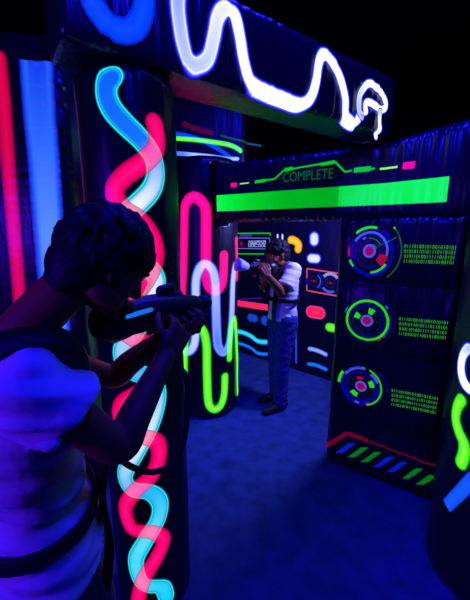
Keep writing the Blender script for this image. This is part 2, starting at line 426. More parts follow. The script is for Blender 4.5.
def dial(px, R, kind, sx=0.95):
    c = PAN.px(*px); bm = bmesh.new()
    def A(r0, r1, a0, a1, mi, k=1): arc_print(bm, PAN, c, r0 * R, r1 * R, a0, a1, 0.004 + 0.0012 * k, mi, sx)
    A(0.001, 1.0, 0, 360, 5, 0)
    A(0.001, 0.20, 0, 360, 3, 1); A(0.20, 0.28, 0, 360, 1, 1); A(.06, .10, 0, 360, 0, 2)
    for k in range(10): A(0.30, 0.62, k * 36 - 1.5, k * 36 + 1.5, 4, 1)
    A(0.60, 0.625, 0, 360, 4, 1); A(.42, .44, 0, 300, 4, 1)
    if kind == 1:
        A(0.70, 0.80, -15, 150, 1, 1); A(0.66, 0.70, 20, 330, 0, 1); A(0.92, 1.0, -130, 60, 0, 1); A(.86, .90, 0, 90, 0, 1); A(1.0, 1.05, -100, -15, 0, 1)
        A(0.90, 1.0, 75, 132, 2, 2); A(0.84, 0.93, -83, -35, 2, 2); A(.45, .82, -48, -12, 3, 2); A(.86, .95, 172, 195, 3, 2); A(.88, .97, 205, 225, 2, 2)
        A(.84, .88, 100, 260, 4, 1); A(.74, .80, 150, 215, 0, 1); A(.50, .53, 30, 100, 6, 1); A(.30, .33, 20, 60, 6, 1); A(0.3, 1.2, 27, 28.5, 6, 1); A(1.30, 1.33, -52, 44, 6, 1)
        A(1.28, 1.36, 42, 46, 2, 2); A(.52, .62, 110, 124, 1, 1); A(.9, 1.0, -150, -95, 0, 1)
    elif kind == 2:
        A(0.86, 0.97, 0, 360, 2, 1); A(1.0, 1.06, -60, 20, 0, 1); A(1.04, 1.06, 80, 170, 4, 1); A(1.04, 1.06, 200, 280, 0, 1); A(1.12, 1.14, 20, 80, 0, 1); A(1.2, 1.22, 30, 85, 4, 1)
        A(.72, .75, 0, 360, 0, 1); A(.66, .68, 20, 300, 4, 1); A(.80, .82, 0, 360, 4, 1)
        A(.34, .60, 55, 85, 2, 2); A(.34, .60, 142, 172, 2, 2); A(1.1, 1.12, 200, 260, 4, 1); A(1.02, 1.08, 150, 165, 1, 2); A(1.04, 1.12, 38, 46, 1, 2); A(1.0, 1.06, -60, -50, 3, 2); A(1.0, 1.06, -42, -34, 3, 2); A(1.16, 1.18, -40, 0, 4, 1)
    else:
        A(0.92, 1.0, 90, 200, 0, 1); A(.86, 1.0, 82, 150, 1, 1); A(.93, 1.0, -70, 70, 2, 2); A(.93, 1.0, 200, 285, 0, 1); A(.70, .76, 0, 360, 0, 1); A(.84, .90, -170, 20, 0, 1); A(.78, .9, 25, 60, 1, 2)
        A(1.02, 1.16, 148, 182, 2, 2); A(.42, .66, 8, 42, 2, 2); A(.40, .64, 218, 255, 2, 2); A(.36, .5, 80, 120, 3, 2); A(.84, .97, 255, 268, 1, 2); A(.86, .98, -72, -60, 3, 2); A(1.1, 1.12, 90, 130, 4, 1); A(1.2, 1.22, 0, 45, 0, 1); A(1.1, 1.2, 40, 43, 0, 1); A(1.1, 1.12, 230, 290, 4, 1)
    return from_bm(bm, 'dial', DM, pan, smooth=False)
dial((369.5, 251), 0.153, 1, .9); dial((367, 320.5), 0.142, 2, .97); dial((361, 386), 0.138, 3, .97)
B1 = ('01110100101001010101', '01010110101110110101', '01011010011111010101', '11101010110010100101')
for (a, b, dy, h) in (((404, 247.8), (455.5, 249.5), 5.0, .021), ((399, 320.2), (447.5, 324.5), 4.9, .020), ((391.5, 391.5), (437.5, 400), 4.6, .019)):
    for k, s in enumerate(B1):
        text_print('binary_digits', PAN, s, (a[0], a[1] + dy * k), (b[0] - k * .8, b[1] + dy * k), h, BINTEXT, pan, bold=-0.006, space=1.12)
ribbon('red_trim_line', PAN, [(326, 444), (347, 433), (368, 440)], 0.03, DIMRED, pan, curve=False, caps=(False, False), across=7, lift=.005)
ribbon('red_trim_line', PAN, [(366, 440), (438, 463)], 0.009, DIMRED, pan, curve=False, caps=(False, False), across=3, lift=.005)
for k, (cx, cy) in enumerate(((65, 424), (98, 435), (132, 447), (165, 460), (200, 473), (240, 490), (275, 506))):
    f = lambda a, b: (310 + a / 2.606, 290 + b / 2.606)
    bm = bmesh.new(); quad_print(bm, PAN, [f(cx, cy), f(cx + 19, cy + 1), f(cx + 55, cy - 25), f(cx + 36, cy - 26)])
    from_bm(bm, 'slanted_stripe', STRIPEBLUE if k in (0, 3, 4) else STRIPEGREEN, pan)

# ------------------------------------------------------------------ round columns
t = thing('inflatable_pylon', 'near black inflatable round column with twisting cyan and pink neon ribbons, beside the aiming player', 'inflatable pylon', (-0.393, 1.32, 0))
LC = Round(-0.393, 1.32, 0.172, 0, 2.222, seed=2, taper=0.0, round_end=0.035)
LC.skin('skin', VINYL, t)
ribbon('cyan_ribbon', LC, [(124, 80), (116, 77), (108, 83), (107, 97), (114, 112), (127, 126), (142, 141), (153, 157), (156, 174), (151, 190), (136, 206), (120, 219), (112, 232), (120, 250), (146, 266), (157, 281), (150, 302), (136, 330), (122, 350), (128, 368), (150, 378), (158, 396), (151, 424), (136, 452), (125, 474), (131, 488), (150, 492), (160, 503), (158, 519), (147, 538), (136, 560), (142, 582), (162, 587), (168, 604)], 0.075, CYAN, t, lift=0.003)
ribbon('pink_ribbon', LC, [(149, 113), (155, 128), (156, 147), (144, 162), (125, 176), (115, 191), (122, 208), (140, 221), (153, 240), (155, 260), (143, 284), (126, 303), (118, 318), (128, 334), (150, 346), (158, 362), (146, 386), (124, 402), (120, 418), (136, 433), (155, 440), (159, 455), (152, 474), (136, 490), (126, 507), (132, 527), (152, 531), (163, 539), (157, 556), (144, 578), (137, 606)], 0.068, PINK, t, lift=0.006)

t = thing('inflatable_pylon', 'black round column with looping pink, pale blue and lime neon tubes, left of the doorway', 'inflatable pylon', (-0.265, 3.05, 0))
CC = Round(-0.265, 3.05, 0.29, 0, 2.3, seed=5, press=(HEAD, 0.015))
CC.skin('skin', VINYL, t)
ribbon('pink_tube', CC, [(182.5, 300), (183.5, 270), (184, 240), (184.5, 212), (187, 202), (194, 197), (202, 202), (206, 213), (206, 250), (206.5, 275), (209, 286), (215, 291), (221, 286), (223.5, 275), (224, 250)], 0.092, PINKTUBE, t, lift=0.003, wfun=lambda t: 1)
ribbon('pale_blue_tube', CC, [(176.5, 262), (177, 300), (178, 338), (184, 350), (191, 350), (195.5, 338), (196, 305), (196, 282), (199, 270), (204.5, 264), (211, 268), (215, 280), (216, 310), (217, 338), (219, 348), (224, 352), (229, 342), (231.5, 315), (232.5, 285), (234, 268), (236, 262)], 0.092, PALEBLUE, t, lift=0.006)
ribbon('lime_tube', CC, [(177, 409), (183, 405), (185.5, 395), (185.5, 370), (186, 345), (189, 332), (196, 325), (203, 330), (206.5, 345), (207, 372), (208, 398), (210, 406), (215, 409), (221, 404), (224, 392), (224.5, 372)], 0.078, GREENTUBE, t, lift=0.009)
ribbon('lime_tube', CC, [(229, 362), (229.5, 338), (231, 324), (233.5, 319), (235.2, 330), (236.5, 360), (236.8, 396)], 0.075, GREENTUBE, t, lift=0.009)
ribbon('pink_tube', CC, [(236.2, 236), (237, 262), (236.6, 282)], 0.085, PINKTUBE, t, lift=0.003)

t = thing('inflatable_pylon', 'black inflatable column at the right edge with white ring and lime squiggle', 'inflatable pylon', (1.29, 1.37, 0))
RC = Round(1.29, 1.37, 0.28, 0, 2.4, seed=8)
RC.skin('skin', VINYL, t)
ribbon('white_tube', RC, [(474, 347), (468, 349), (463, 357), (461.5, 369), (464, 381), (470, 389), (476, 391)], 0.060, WHITEBLUE, t)
ribbon('lime_squiggle', RC, [(465, 396), (458, 406), (456, 418), (459, 431), (464, 443), (464, 455), (459, 468)], 0.062, GREENTUBE, t)
ribbon('blue_stripe', RC, [(447, 506), (460, 493), (475, 477)], 0.058, neon('stripe_blue_tube', [(0, (20, 90, 255)), (0.8, (10, 80, 250)), (1, (0, 20, 140))], 1.0), t, caps=(False, False), curve=False)

# ------------------------------------------------------------------ overhead beam
ang = math.radians(54); BR = V((math.sin(ang), math.cos(ang), 0))
BP = (0.90, 2.05)
BEAM = Flat(BP, BR, -1.71, 0.0, 2.236, 2.535, 0.22, bulge=0.012, R=0.028, seed=11, wr=0.012)
t = thing('inflatable_crossbar', 'navy overhead inflatable beam with a glowing white squiggle, running back to the doorway wall', 'inflatable crossbar', (*(V((*BP, 0)) + BR * -1.0).xy, 2.212))
BEAM.skin('skin', VINYL_BLUE, t, 0.010)
ribbon('white_squiggle', BEAM, [(178, -14), (177, 5), (179, 25), (182, 45), (188, 60), (197, 66), (207, 59), (213, 38), (217, 18), (225, 9), (234, 16), (239, 36), (243, 62), (250, 82), (265, 92), (284, 100), (299, 105), (309, 99), (315, 82), (318, 64), (322, 55), (330, 61), (339, 78), (344, 98), (345, 116), (349, 126), (356, 122), (361, 110)], 0.070, WHITEBLUE, t, lift=0.006)
ribbon('white_squiggle', BEAM, [(363, 119), (358.5, 112), (358, 98), (362, 89), (368, 84), (375, 88), (382, 97), (384.5, 107), (379, 110), (371, 104), (364, 104), (365, 117)], 0.05, WHITEBLUE, t, lift=0.008)
ribbon('white_squiggle', BEAM, [(379, 108), (378, 122), (375.5, 141)], 0.045, WHITEBLUE, t, lift=0.010)
ribbon('blue_squiggle', BEAM, [(88, -14), (93, 4), (103, 20), (119, 31), (134, 29), (142, 14), (144, -2), (145, -18)], 0.072, BEAMBLUE, t, lift=0.006)

# ------------------------------------------------------------------ back wall of the game room
QR = V((0.74, -0.672, 0)).normalized(); Q0 = (0.77, 3.88)
BW = Flat(Q0, QR, -1.55, 1.35, 0.0, 2.15, 0.35, seams=(), bulge=0.01, R=0.05, seed=21, wr=0.008)
t = thing('inflatable_backdrop', 'black inflatable back wall with glowing pills, waves and framed gauges, behind the far player', 'inflatable backdrop', (Q0[0], Q0[1], 0))
BW.skin('skin', VINYL_BLUE, t, 0.025)
def rb(name, pts, w, mat, curve=True, caps=(True, True), lift=.003, across=7):
    return ribbon(name, BW, pts, w, mat, t, curve=curve, caps=caps, lift=lift, step=.012, across=across)
rb('white_pill', [(314.3, 230.5), (314.3, 247.5)], 0.145, WHITESPOT, False)
rb('white_pill', [(306, 258), (322, 259)], 0.135, WHITESPOT, False)
rb('white_dash', [(277.8, 233.5), (277.8, 240.5)], 0.034, WHITESPOT, False); rb('white_dash', [(282.6, 233.5), (282.6, 240.5)], 0.034, WHITESPOT, False)
rb('amber_crescent', [(287.5, 240.5), (293, 240), (298, 243.5), (298.5, 248), (296, 253)], 0.10, YELLOW)
rb('red_pill', [(305.8, 311), (325.8, 313.8)], 0.155, REDPILL, False)
rb('green_pill', [(325, 326.5), (345, 330)], 0.11, GREENPILL, False)
rb('pale_wave', [(307.5, 348.5), (314, 349.5), (321, 352), (328, 355.5)], 0.06, PALEWAVE); rb('blue_wave', [(307, 364), (314, 364.5), (321, 367), (328, 370)], 0.055, BLUEWAVE)
rb('cyan_wave', [(233, 331), (243, 332.5), (251, 336), (258, 341), (267, 342), (278, 341)], 0.075, CYANWAVE); rb('blue_wave', [(233, 342), (243, 344.5), (251, 348), (258, 353), (267, 354), (278, 353)], 0.055, BLUEWAVE)
rb('blue_pill', [(247, 317), (258.5, 319)], 0.125, DIMBLUEPILL, False); rb('blue_pill', [(260.5, 320), (275, 322)], 0.15, DIMBLUEPILL, False)
rb('magenta_bar', [(230, 302), (268, 307.5)], 0.085, REDPILL, False, (False, False))
rb('zip_strip', [(296.2, 285), (296.2, 364)], 0.042, neon('zip_ink', [(0, (60, 80, 230)), (0.5, (30, 40, 200)), (1, (0, 0, 60))], .9), False)
# gauge frame
c = [BW.px(307, 268.5), BW.px(346, 274.5), BW.px(346, 297.5), BW.px(307, 290.5)]
g = ribbon('gauge_frame', BW, c + [c[0]], 0.016, PINKLINE, t, pix=False, curve=False, caps=(False, False), across=3, step=.02)
for (x, y) in ((314.2, 281), (330.2, 283)):
    cc = BW.px(x, y); bm = bmesh.new()
    def A(r0, r1, a0, a1, mi): arc_print(bm, BW, cc, r0, r1, a0, a1, 0.004, mi)
    A(.001, .014, 0, 360, 3); A(.022, .03, -20, 20, 3); A(.022, .03, 160, 200, 3); A(.05, .06, 60, 300, 4)
    if x < 320: A(.075, .088, 60, -60, 1); A(.10, .112, 70, -50, 0); A(.085, .11, 165, 215, 0)
    else: A(.085, .118, 35, 140, 7); A(.085, .115, 215, 300, 1); A(.05, .06, -60, 60, 4)
    from_bm(bm, 'gauge', DM + [WHITEGLYPH], g, smooth=False)
# screen print on the left
bx = [BW.px(233, 232.5), BW.px(270, 233.5), BW.px(270, 252.5), BW.px(233, 253)]
s_ = rb('screen_frame', [(233, 233.5), (270.2, 233.2), (270.3, 236)], 0.017, GREENLINE, False, (False, False), across=3)
ribbon('green_line', BW, [(233, 253.8), (264.5, 254)], 0.014, GREENLINE, s_, curve=False, caps=(False, False), across=3)
ribbon('pale_line', BW, [(233, 238), (270, 238.2)], 0.01, PALEBOX, s_, curve=False, caps=(False, False), across=3)
ribbon('pale_line', BW, [(233, 248.3), (269.5, 249), (270, 238.2)], 0.01, PALEBOX, s_, curve=False, caps=(False, False), across=3)
ribbon('violet_bar', BW, [(240, 236), (252, 236)], 0.03, glow('violet_ink', (90, 20, 200), .8), s_, curve=False, caps=(False, False), across=3)
text_print('red_mark', BW, 'K', (240.6, 246), (244.4, 246), 0.055, DIAL_RED, s_, bold=.02)
rnd = random.Random(4)
for yy in (240.4, 242.7, 245.0):
    bm = bmesh.new(); top = []; x = 248.4
    lo_y, base = yy + 1.9, yy + 1.35
    cols = []
    while x < 265.5:
        cols.append((x, rnd.choice((0, 1, 1)))); x += rnd.uniform(.5, .9)
    prev = None
    for x, up in cols + [(266, 0)]:
        c0 = BW.px(x, lo_y); c1 = BW.px(x, yy if up else base)
        if prev:
            p0, p1 = prev
            u = bm.verts.new(BW.pt(*p0, .003)) if last is None else last
            w0 = bm.verts.new(BW.pt(c0[0], c0[1], .003)); h = bm.verts.new(BW.pt(c0[0], p1[1], .003)); g = bm.verts.new(BW.pt(p0[0], p1[1], .003))
            bm.faces.new((u, w0, h, g)); last = w0
        else: last = None
        prev = (c0, c1)
    from_bm(bm, 'glyph_row', WHITEGLYPH, s_, smooth=False)
ribbon('green_line', BW, [(261, 267), (261, 287.5)], 0.022, GREENLINE, s_, curve=False, caps=(False, False), across=3)
ribbon('magenta_dash', BW, [(253.5, 275.8), (260, 276)], 0.034, DIMRED, s_, curve=False, caps=(False, False), across=3)
for y in (275.5, 283.3, 291): ribbon('green_dash', BW, [(263.8, y), (266.6, y)], 0.026, STRIPEGREEN, s_, curve=False, caps=(False, False), across=3)
ribbon('violet_bar', BW, [(233, 299.5), (262, 298)], 0.02, glow('violet_line_ink', (55, 15, 140), .8), s_, curve=False, caps=(False, False), across=3)

# ------------------------------------------------------------------ panel at the left with the two strips
LP_ = V((1.0, 0.12, 0)).normalized()
LPN = Flat((-0.86, 1.86), LP_, -0.95, 0.0, 0.0, 2.66, 0.40, vseams=(-0.105,), bulge=0.02, R=0.05, seed=31, wr=0.014)
t = thing('inflatable_divider', 'dark inflatable side wall with upright crimson and blue strips, behind the aiming player', 'inflatable divider', (-1.3, 1.86, 0))
LPN.skin('skin', VINYL, t, 0.011)
ribbon('crimson_strip', LPN, [(-1, 50), (4, 100), (10, 180), (17, 260), (22, 330), (26, 400)], 0.075, STRIPRED, t, curve=True, lift=.006)
ribbon('blue_strip', LPN, [(37.5, 62), (41, 110), (45, 160), (49, 215), (53, 270), (57, 330)], 0.165, STRIPBLUE, t, caps=(False, False), lift=.007)

# ------------------------------------------------------------------ arch farther back
t = thing('inflatable_arch', 'dim inflatable arch with green, blue and crimson curves, above and behind the looping tube column', 'inflatable arch', (-0.5, 3.75, 0))
AR = Flat((-0.5, 3.68), V((1, 0, 0)), -0.55, 0.62, 2.28, 3.05, 0.26, bulge=0.03, R=0.06, seed=41, wr=0.008)
AR.skin('arch_span', VINYL, t, 0.03)
for x0 in (-0.53, 0.22):
    L = Flat((-0.5, 3.68), V((1, 0, 0)), x0, x0 + 0.17, 0.0, 2.28, 0.22, bulge=0.01, R=0.04, seed=43, wr=0.003)
    L.skin('arch_leg', VINYL, t, 0.03)
def ra(name, pts, w, mat, **k): return ribbon(name, AR, pts, w, mat, t, step=.012, across=5, **k)
ra('green_curve', [(174, 138.5), (196, 140), (215, 142.5), (229, 145), (238, 149), (242, 153)], 0.05, GREENTUBE, lift=.006)
ra('blue_curve', [(174, 133.5), (190, 136.5), (205, 142), (218, 149), (230, 157), (236, 159.5)], 0.045, BEAMBLUE)
ra('blue_curve', [(174, 153.3), (192, 154.5), (210, 156.3), (226, 158.5), (240, 159)], 0.046, PALEBLUE, lift=.004)
ra('crimson_curve', [(182, 123), (195, 128.5), (214, 133.5)], 0.05, glow('faint_crimson_ink', (80, 0, 30), .9))
ra('dim_green_line', [(220, 135.5), (240, 140.5), (262, 146)], 0.018, glow('faint_green_ink', (20, 75, 40), .9))

# ------------------------------------------------------------------ organic modelling
def ell(bm, c, r, M=None, sub=3):
    """ellipsoid; M turns local axes to world"""
    g = bmesh.ops.create_icosphere(bm, subdivisions=sub, radius=1)
    for v in g['verts']:
        p = V((v.co.x * r[0], v.co.y * r[1], v.co.z * r[2]))
        v.co = (M @ p if M else p) + V(c)
def loft(bm, rings, n=20, dome=True):
    """rings: (centre, half-axis a, half-axis b); closed with rounded ends"""
    R = [(V(c), V(a), V(b)) for c, a, b in rings]
    if dome:
        for e in (0, -1):
            c, a, b = R[e]; o = R[1][0] if e == 0 else R[-2][0]
            d = (c - o).normalized(); k = min(a.length, b.length)
            ex = [(c + d * k * math.sin(t), a * math.cos(t), b * math.cos(t)) for t in (0.45, 0.9, 1.3)]
            R = ex[::-1] + R if e == 0 else R + ex
    rows = []
    for c, a, b in R:
        rows.append([bm.verts.new(c + a * math.cos(2 * PI * j / n) + b * math.sin(2 * PI * j / n)) for j in range(n)])
    for p, q in zip(rows, rows[1:]):
        for j in range(n): bm.faces.new((p[j], p[(j + 1) % n], q[(j + 1) % n], q[j]))
    bm.faces.new(rows[0][::-1]); bm.faces.new(rows[-1])
    return rows
def tube(bm, pts, rad, n=16, flat=1.0, up=None, dome=True):
    """tapering tube through points (parallel-transported frame); flat squashes one axis"""
    P = [V(p) for p in pts]
    if not hasattr(rad, '__len__'): rad = [rad] * len(P)
    rings = []; a = None
    for i, p in enumerate(P):
        d = (P[min(i + 1, len(P) - 1)] - P[max(i - 1, 0)]).normalized()
        if a is None:
            a = d.cross(V(up) if up else (V((0, 0, 1)) if abs(d.z) < .9 else V((1, 0, 0)))).normalized()
        else:
            a = (a - d * a.dot(d)).normalized()
        b = d.cross(a)
        rings.append((p, a * rad[i], b * rad[i] * flat))
    return loft(bm, rings, n, dome)
def limb(bm, pts, rad, n=18, k=8):
    """smooth limb through joints"""
    L = spline([(*p, r) for p, r in zip([tuple(V(q)) for q in pts], rad)], k)
    tube(bm, [q[:3] for q in L], [q[3] for q in L], n)
def fused(bm, voxel, smooth=3, fac=0.5):
    """one continuous skin out of overlapping closed shapes"""
    bmesh.ops.recalc_face_normals(bm, faces=bm.faces)
    me = bpy.data.meshes.new('tmp'); bm.to_mesh(me); bm.free()
    o = bpy.data.objects.new('tmp', me); COL.objects.link(o)
    m = o.modifiers.new('r', 'REMESH'); m.mode = 'VOXEL'; m.voxel_size = voxel; m.use_smooth_shade = True
    if smooth:
        q = o.modifiers.new('s', 'SMOOTH'); q.iterations = smooth; q.factor = fac
    bpy.context.view_layer.update()
    out = bpy.data.meshes.new_from_object(o.evaluated_get(bpy.context.evaluated_depsgraph_get()))
    bpy.data.objects.remove(o); bpy.data.meshes.remove(me)
    return out
def ruffle(me, fn):
    """push vertices along their normals by fn(co)"""
    N = [v.normal.copy() for v in me.vertices]
    for v, n in zip(me.vertices, N): v.co += n * fn(v.co)
    me.update()
def frame(x, z):
    x = V(x).normalized(); y = V(z).cross(x).normalized(); z = x.cross(y)
    return Matrix((x, y, z)).transposed()
def head(bm, C, M):
    """C: centre between the ears; M: x face, y left, z up"""
    def e(c, r, sub=3): ell(bm, C + M @ V(c), r, M, sub)
    e((-0.008, 0, 0.035), (0.096, 0.076, 0.088), 4)
    e((0.020, 0, -0.005), (0.078, 0.068, 0.085), 4)
    e((0.036, 0, -0.062), (0.050, 0.050, 0.046))
    e((0.073, 0, -0.094), (0.019, 0.024, 0.017))
    for y in (-1, 1):
        e((0.010, y * .052, -0.060), (0.040, 0.016, 0.034))
        e((0.066, y * .040, -0.020), (0.022, 0.024, 0.020))
        e((0.084, y * .028, 0.030), (0.015, 0.026, 0.009))
        e((-0.006, y * .078, -0.006), (0.019, 0.009, 0.031)); e((-0.002, y * .076, -0.030), (0.010, 0.007, 0.012))
        e((0.104, y * .010, -0.030), (0.010, 0.009, 0.008), 2)
    tube(bm, [C + M @ V(p) for p in ((0.090, 0, 0.026), (0.102, 0, 0.000), (0.113, 0, -0.024))], [0.008, 0.010, 0.012])
    e((0.087, 0, -0.055), (0.013, 0.024, 0.006)); e((0.085, 0, -0.066), (0.013, 0.021, 0.007))
    e((0.080, 0, -0.047), (0.014, 0.022, 0.012))
def eyes(C, M, parent):
    for y in (-1, 1):
        bm = bmesh.new(); ell(bm, C + M @ V((0.078, y * .031, 0.012)), (0.0125,) * 3, None, 2)
        from_bm(bm, 'eye', EYEM, parent)
def hand(bm, W, d, p, thumb, curl=(45, 60, 40), spread=4, thumb_curl=0.6, k=1.0):
    """W wrist, d towards the knuckles, p out of the palm, thumb = +1/-1 side along d x p"""
    d = V(d).normalized(); p = V(p); p = (p - d * p.dot(d)).normalized(); s = d.cross(p) * thumb
    for t0 in (-1, 0, 1):
        tube(bm, [W + s * t0 * .012 * k, W + d * .045 * k + s * t0 * .024 * k, W + d * .085 * k + s * t0 * .028 * k], [.017 * k, .016 * k, .012 * k], 12)
    L = {1: (.042, .026, .021), 0.33: (.046, .030, .023), -0.33: (.042, .028, .022), -1: (.033, .021, .019)}
    for q, ln in L.items():
        b = W + d * (.084 - .006 * abs(q - .3)) * k + s * q * .030 * k
        sp = math.radians(spread * q * 2); dd = (d * math.cos(sp) + s * math.sin(sp)).normalized()
        a = 0; P = [b - dd * .02 * k, b]
        for l, c in zip(ln, curl):
            a += math.radians(c); P.append(P[-1] + (dd * math.cos(a) + p * math.sin(a)) * l * k)
        tube(bm, P, [r * k for r in (.0095, .0098, .0088, .0080, .0066)], 10)
    b = W + d * .022 * k + s * .020 * k
    t1 = (d * .55 + s * .8 + p * .25).normalized(); t2 = (d * .8 + s * .35 + p * thumb_curl).normalized(); t3 = (d * .85 + s * -.05 + p * thumb_curl).normalized()
    P = [b, b + t1 * .042 * k, b + t1 * .042 * k + t2 * .034 * k, b + t1 * .042 * k + t2 * .034 * k + t3 * .026 * k]
    tube(bm, P, [r * k for r in (.0150, .0120, .0102, .0080)], 10)
def hair_mesh(C, M, seed, tufts, voxel=0.004, length=0.045, nape=-.06):
    rnd = random.Random(seed); bm = bmesh.new()
    ell(bm, C + M @ V((-0.016, 0, 0.050)), (0.104, 0.087, 0.092), M, 4)
    ell(bm, C + M @ V((-0.050, 0, nape * .3)), (0.072, 0.080, 0.090), M, 4)
    ell(bm, C + M @ V((-0.060, 0, nape)), (0.046, 0.062, 0.060), M, 3)
    for i in range(tufts):
        th = rnd.uniform(-PI, PI); ph = rnd.uniform(-0.75, 1.5)
        n = V((math.cos(th) * math.cos(ph), math.sin(th) * math.cos(ph), math.sin(ph)))
        if n.x > 0.45 and n.z < 0.42: n = V((n.x, n.y, .5)).normalized()
        if n.x > 0.05 and n.z < .15: continue
        r = V((-0.018 + n.x * 0.100, n.y * 0.084, 0.044 + n.z * 0.092))
        flow = V((0.55 if n.z > .25 else .15, n.y * .4, -1.0)) + V((rnd.uniform(-.5, .5), rnd.uniform(-.5, .5), rnd.uniform(-.3, .3)))
        fl = (flow - n * flow.dot(n) * .9).normalized(); L = length * rnd.uniform(.6, 1.3)
        lift = rnd.uniform(.004, .016)
        q = [r - n * .006, r + n * lift * .6 + fl * L * .35, r + n * lift + fl * L * .75 - n * L * .12, r + n * lift * 1.2 + fl * L - n * L * .22]
        tube(bm, [C + M @ p for p in q], [.013, .011, .007, .002], 8)
    me = fused(bm, voxel, 1, .3)
    ruffle(me, lambda c: .0016 * noise.noise(V((c.x * 90, c.y * 90, c.z * 60))))
    return me
def torso_rings(prof, F_, R_):
    """prof: (centre, half depth, half width)"""
    return [(V(c), F_ * a, R_ * b) for c, a, b in prof]
def body(name, parent, J, F_, R_, hands, voxel=0.005, girth=1.0):
    g = girth
    bm = bmesh.new()
    loft(bm, torso_rings([(J['pelvis'] - V((0, 0, .06)), .095 * g, .150 * g), (J['pelvis'], .105 * g, .160 * g), (J['waist'], .092 * g, .135 * g), (J['chest'] - V((0, 0, .10)), .100 * g, .150 * g), (J['chest'], .110 * g, .165 * g), (J['neck'] - V((0, 0, .045)), .080 * g, .120 * g)], F_, R_), 28)
    limb(bm, [J['neck'] - V((0, 0, .06)), J['neck'], J['head'] + J['HM'] @ V((-.030, 0, -.03))], [.066, .056, .055])
    head(bm, J['head'], J['HM'])
    for sd in ('r', 'l'):
        sh, el, wr = J['sh' + sd], J['el' + sd], J['wr' + sd]
        limb(bm, [J['neck'].lerp(sh, .35) - V((0, 0, .05)), sh.lerp(J['neck'], .12), sh, sh.lerp(el, .5), el, el.lerp(wr, .3), wr], [.055, .056, .055 * g, .046 * g, .039, .040, .026])
        hp, kn, an = J['hp' + sd], J['kn' + sd], J['an' + sd]
        limb(bm, [hp + V((0, 0, .04)), hp.lerp(kn, .35), kn, kn.lerp(an, .35), an], [.090 * g, .080 * g, .055, .056, .036])
        ft = J['ft' + sd]
        limb(bm, [an + V((0, 0, -.02)) - ft * .02, an + V((0, 0, -.045)) + ft * .06, an + V((0, 0, -.058)) + ft * .15], [.036, .034, .026])
    for h in hands: hand(bm, **h)
    me = fused(bm, voxel, 3, .5)
    return link(name, me, SKIN, parent)
def shoe(parent, an, ft, mat=RUBBER):
    bm = bmesh.new(); side = V((0, 0, 1)).cross(ft)
    b = V((an.x, an.y, 0))
    loft(bm, [(b - ft * .055 + V((0, 0, .045)), side * .034, V((0, 0, .040))), (b + V((0, 0, .055)), side * .042, V((0, 0, .052))), (b + ft * .07 + V((0, 0, .045)), side * .046, V((0, 0, .042))), (b + ft * .15 + V((0, 0, .034)), side * .046, V((0, 0, .030))), (b + ft * .195 + V((0, 0, .028)), side * .032, V((0, 0, .022)))], 18)
    tube(bm, [b + V((0, 0, .05)), b + V((0, 0, .105))], [.045, .042])
    me = fused(bm, .006, 3)
    for v in me.vertices:
        if v.co.z < .012: v.co.z = .004
    o = link('shoe', me, mat, parent)
    bm = bmesh.new()
    pts = []
    for t in range(28):
        a = 2 * PI * t / 28; x = .075 + .135 * math.cos(a); y = (.043 if math.cos(a) > -.4 else .038) * math.sin(a)
        pts.append(b + ft * x + side * y)
    lo = [bm.verts.new(p + V((0, 0, .001))) for p in pts]; hi = [bm.verts.new(p + V((0, 0, .020))) for p in pts]
    for i in range(28): bm.faces.new((lo[i], lo[(i + 1) % 28], hi[(i + 1) % 28], hi[i]))
    bm.faces.new(lo[::-1]); bm.faces.new(hi)
    from_bm(bm, 'sole', PLASTIC, o)
    return o
def trousers(parent, J, F_, R_, mat, seed, g=1.0):
    bm = bmesh.new()
    loft(bm, torso_rings([(J['pelvis'] - V((0, 0, .07)), .112 * g, .168 * g), (J['pelvis'], .120 * g, .174 * g), (J['waist'] - V((0, 0, .03)), .108 * g, .152 * g)], F_, R_), 28, dome=False)
    for sd in ('r', 'l'):
        hp, kn, an = J['hp' + sd], J['kn' + sd], J['an' + sd]
        L = spline([(*p, r) for p, r in ((hp + V((0, 0, .04)), .102 * g), (hp.lerp(kn, .35), .094 * g), (kn, .078), (kn.lerp(an, .5), .072), (an + V((0, 0, -.015)), .068))], 8)
        tube(bm, [q[:3] for q in L], [q[3] for q in L], 20)
    me = fused(bm, .008, 3)
    ruffle(me, lambda c: .006 * noise.noise(V((c.x * 9 + seed, c.y * 9, c.z * 22))) + .004 * noise.noise(V((c.x * 30, c.y * 30 + seed, c.z * 45))) + .007 * max(0, 1 - abs(c.z - .12) / .12) * math.sin(c.z * 150 + 3 * noise.noise(V((c.x * 12, c.y * 12, seed)))))
    return link('trousers', me, mat, parent)
def tshirt(parent, J, F_, R_, sleeve, seed, g=1.0, hem=.10, fold=.007, flare=1.0):
    bm = bmesh.new()
    loft(bm, torso_rings([(J['waist'] - V((0, 0, hem)), .134 * g * flare, .186 * g * flare), (J['waist'], .118 * g, .165 * g), (J['chest'] - V((0, 0, .10)), .122 * g, .172 * g), (J['chest'], .126 * g, .182 * g), (J['neck'] - V((0, 0, .045)), .094 * g, .138 * g), (J['neck'] - V((0, 0, .008)), .070, .082)], F_, R_), 30, dome=False)
    for sd in ('r', 'l'):
        sh, el = J['sh' + sd], J['el' + sd]
        e = sh.lerp(el, sleeve)
        L = spline([(*p, r) for p, r in ((J['neck'].lerp(sh, .35) - V((0, 0, .055)), .066), (sh.lerp(J['neck'], .15), .070), (sh, .072 * g), (sh.lerp(e, .55), .076 * g), (e, .086 * g))], 8)
        tube(bm, [q[:3] for q in L], [q[3] for q in L], 22, dome=False)
    me = fused(bm, .007, 3)
    ruffle(me, lambda c: fold * .8 * noise.noise(V((c.x * 6 + seed, c.y * 6, c.z * 20))) + fold * noise.noise(V((c.x * 4, c.y * 4 + seed, c.z * 42 + c.x * 12))))
    return link('tshirt', me, SHIRT, parent)
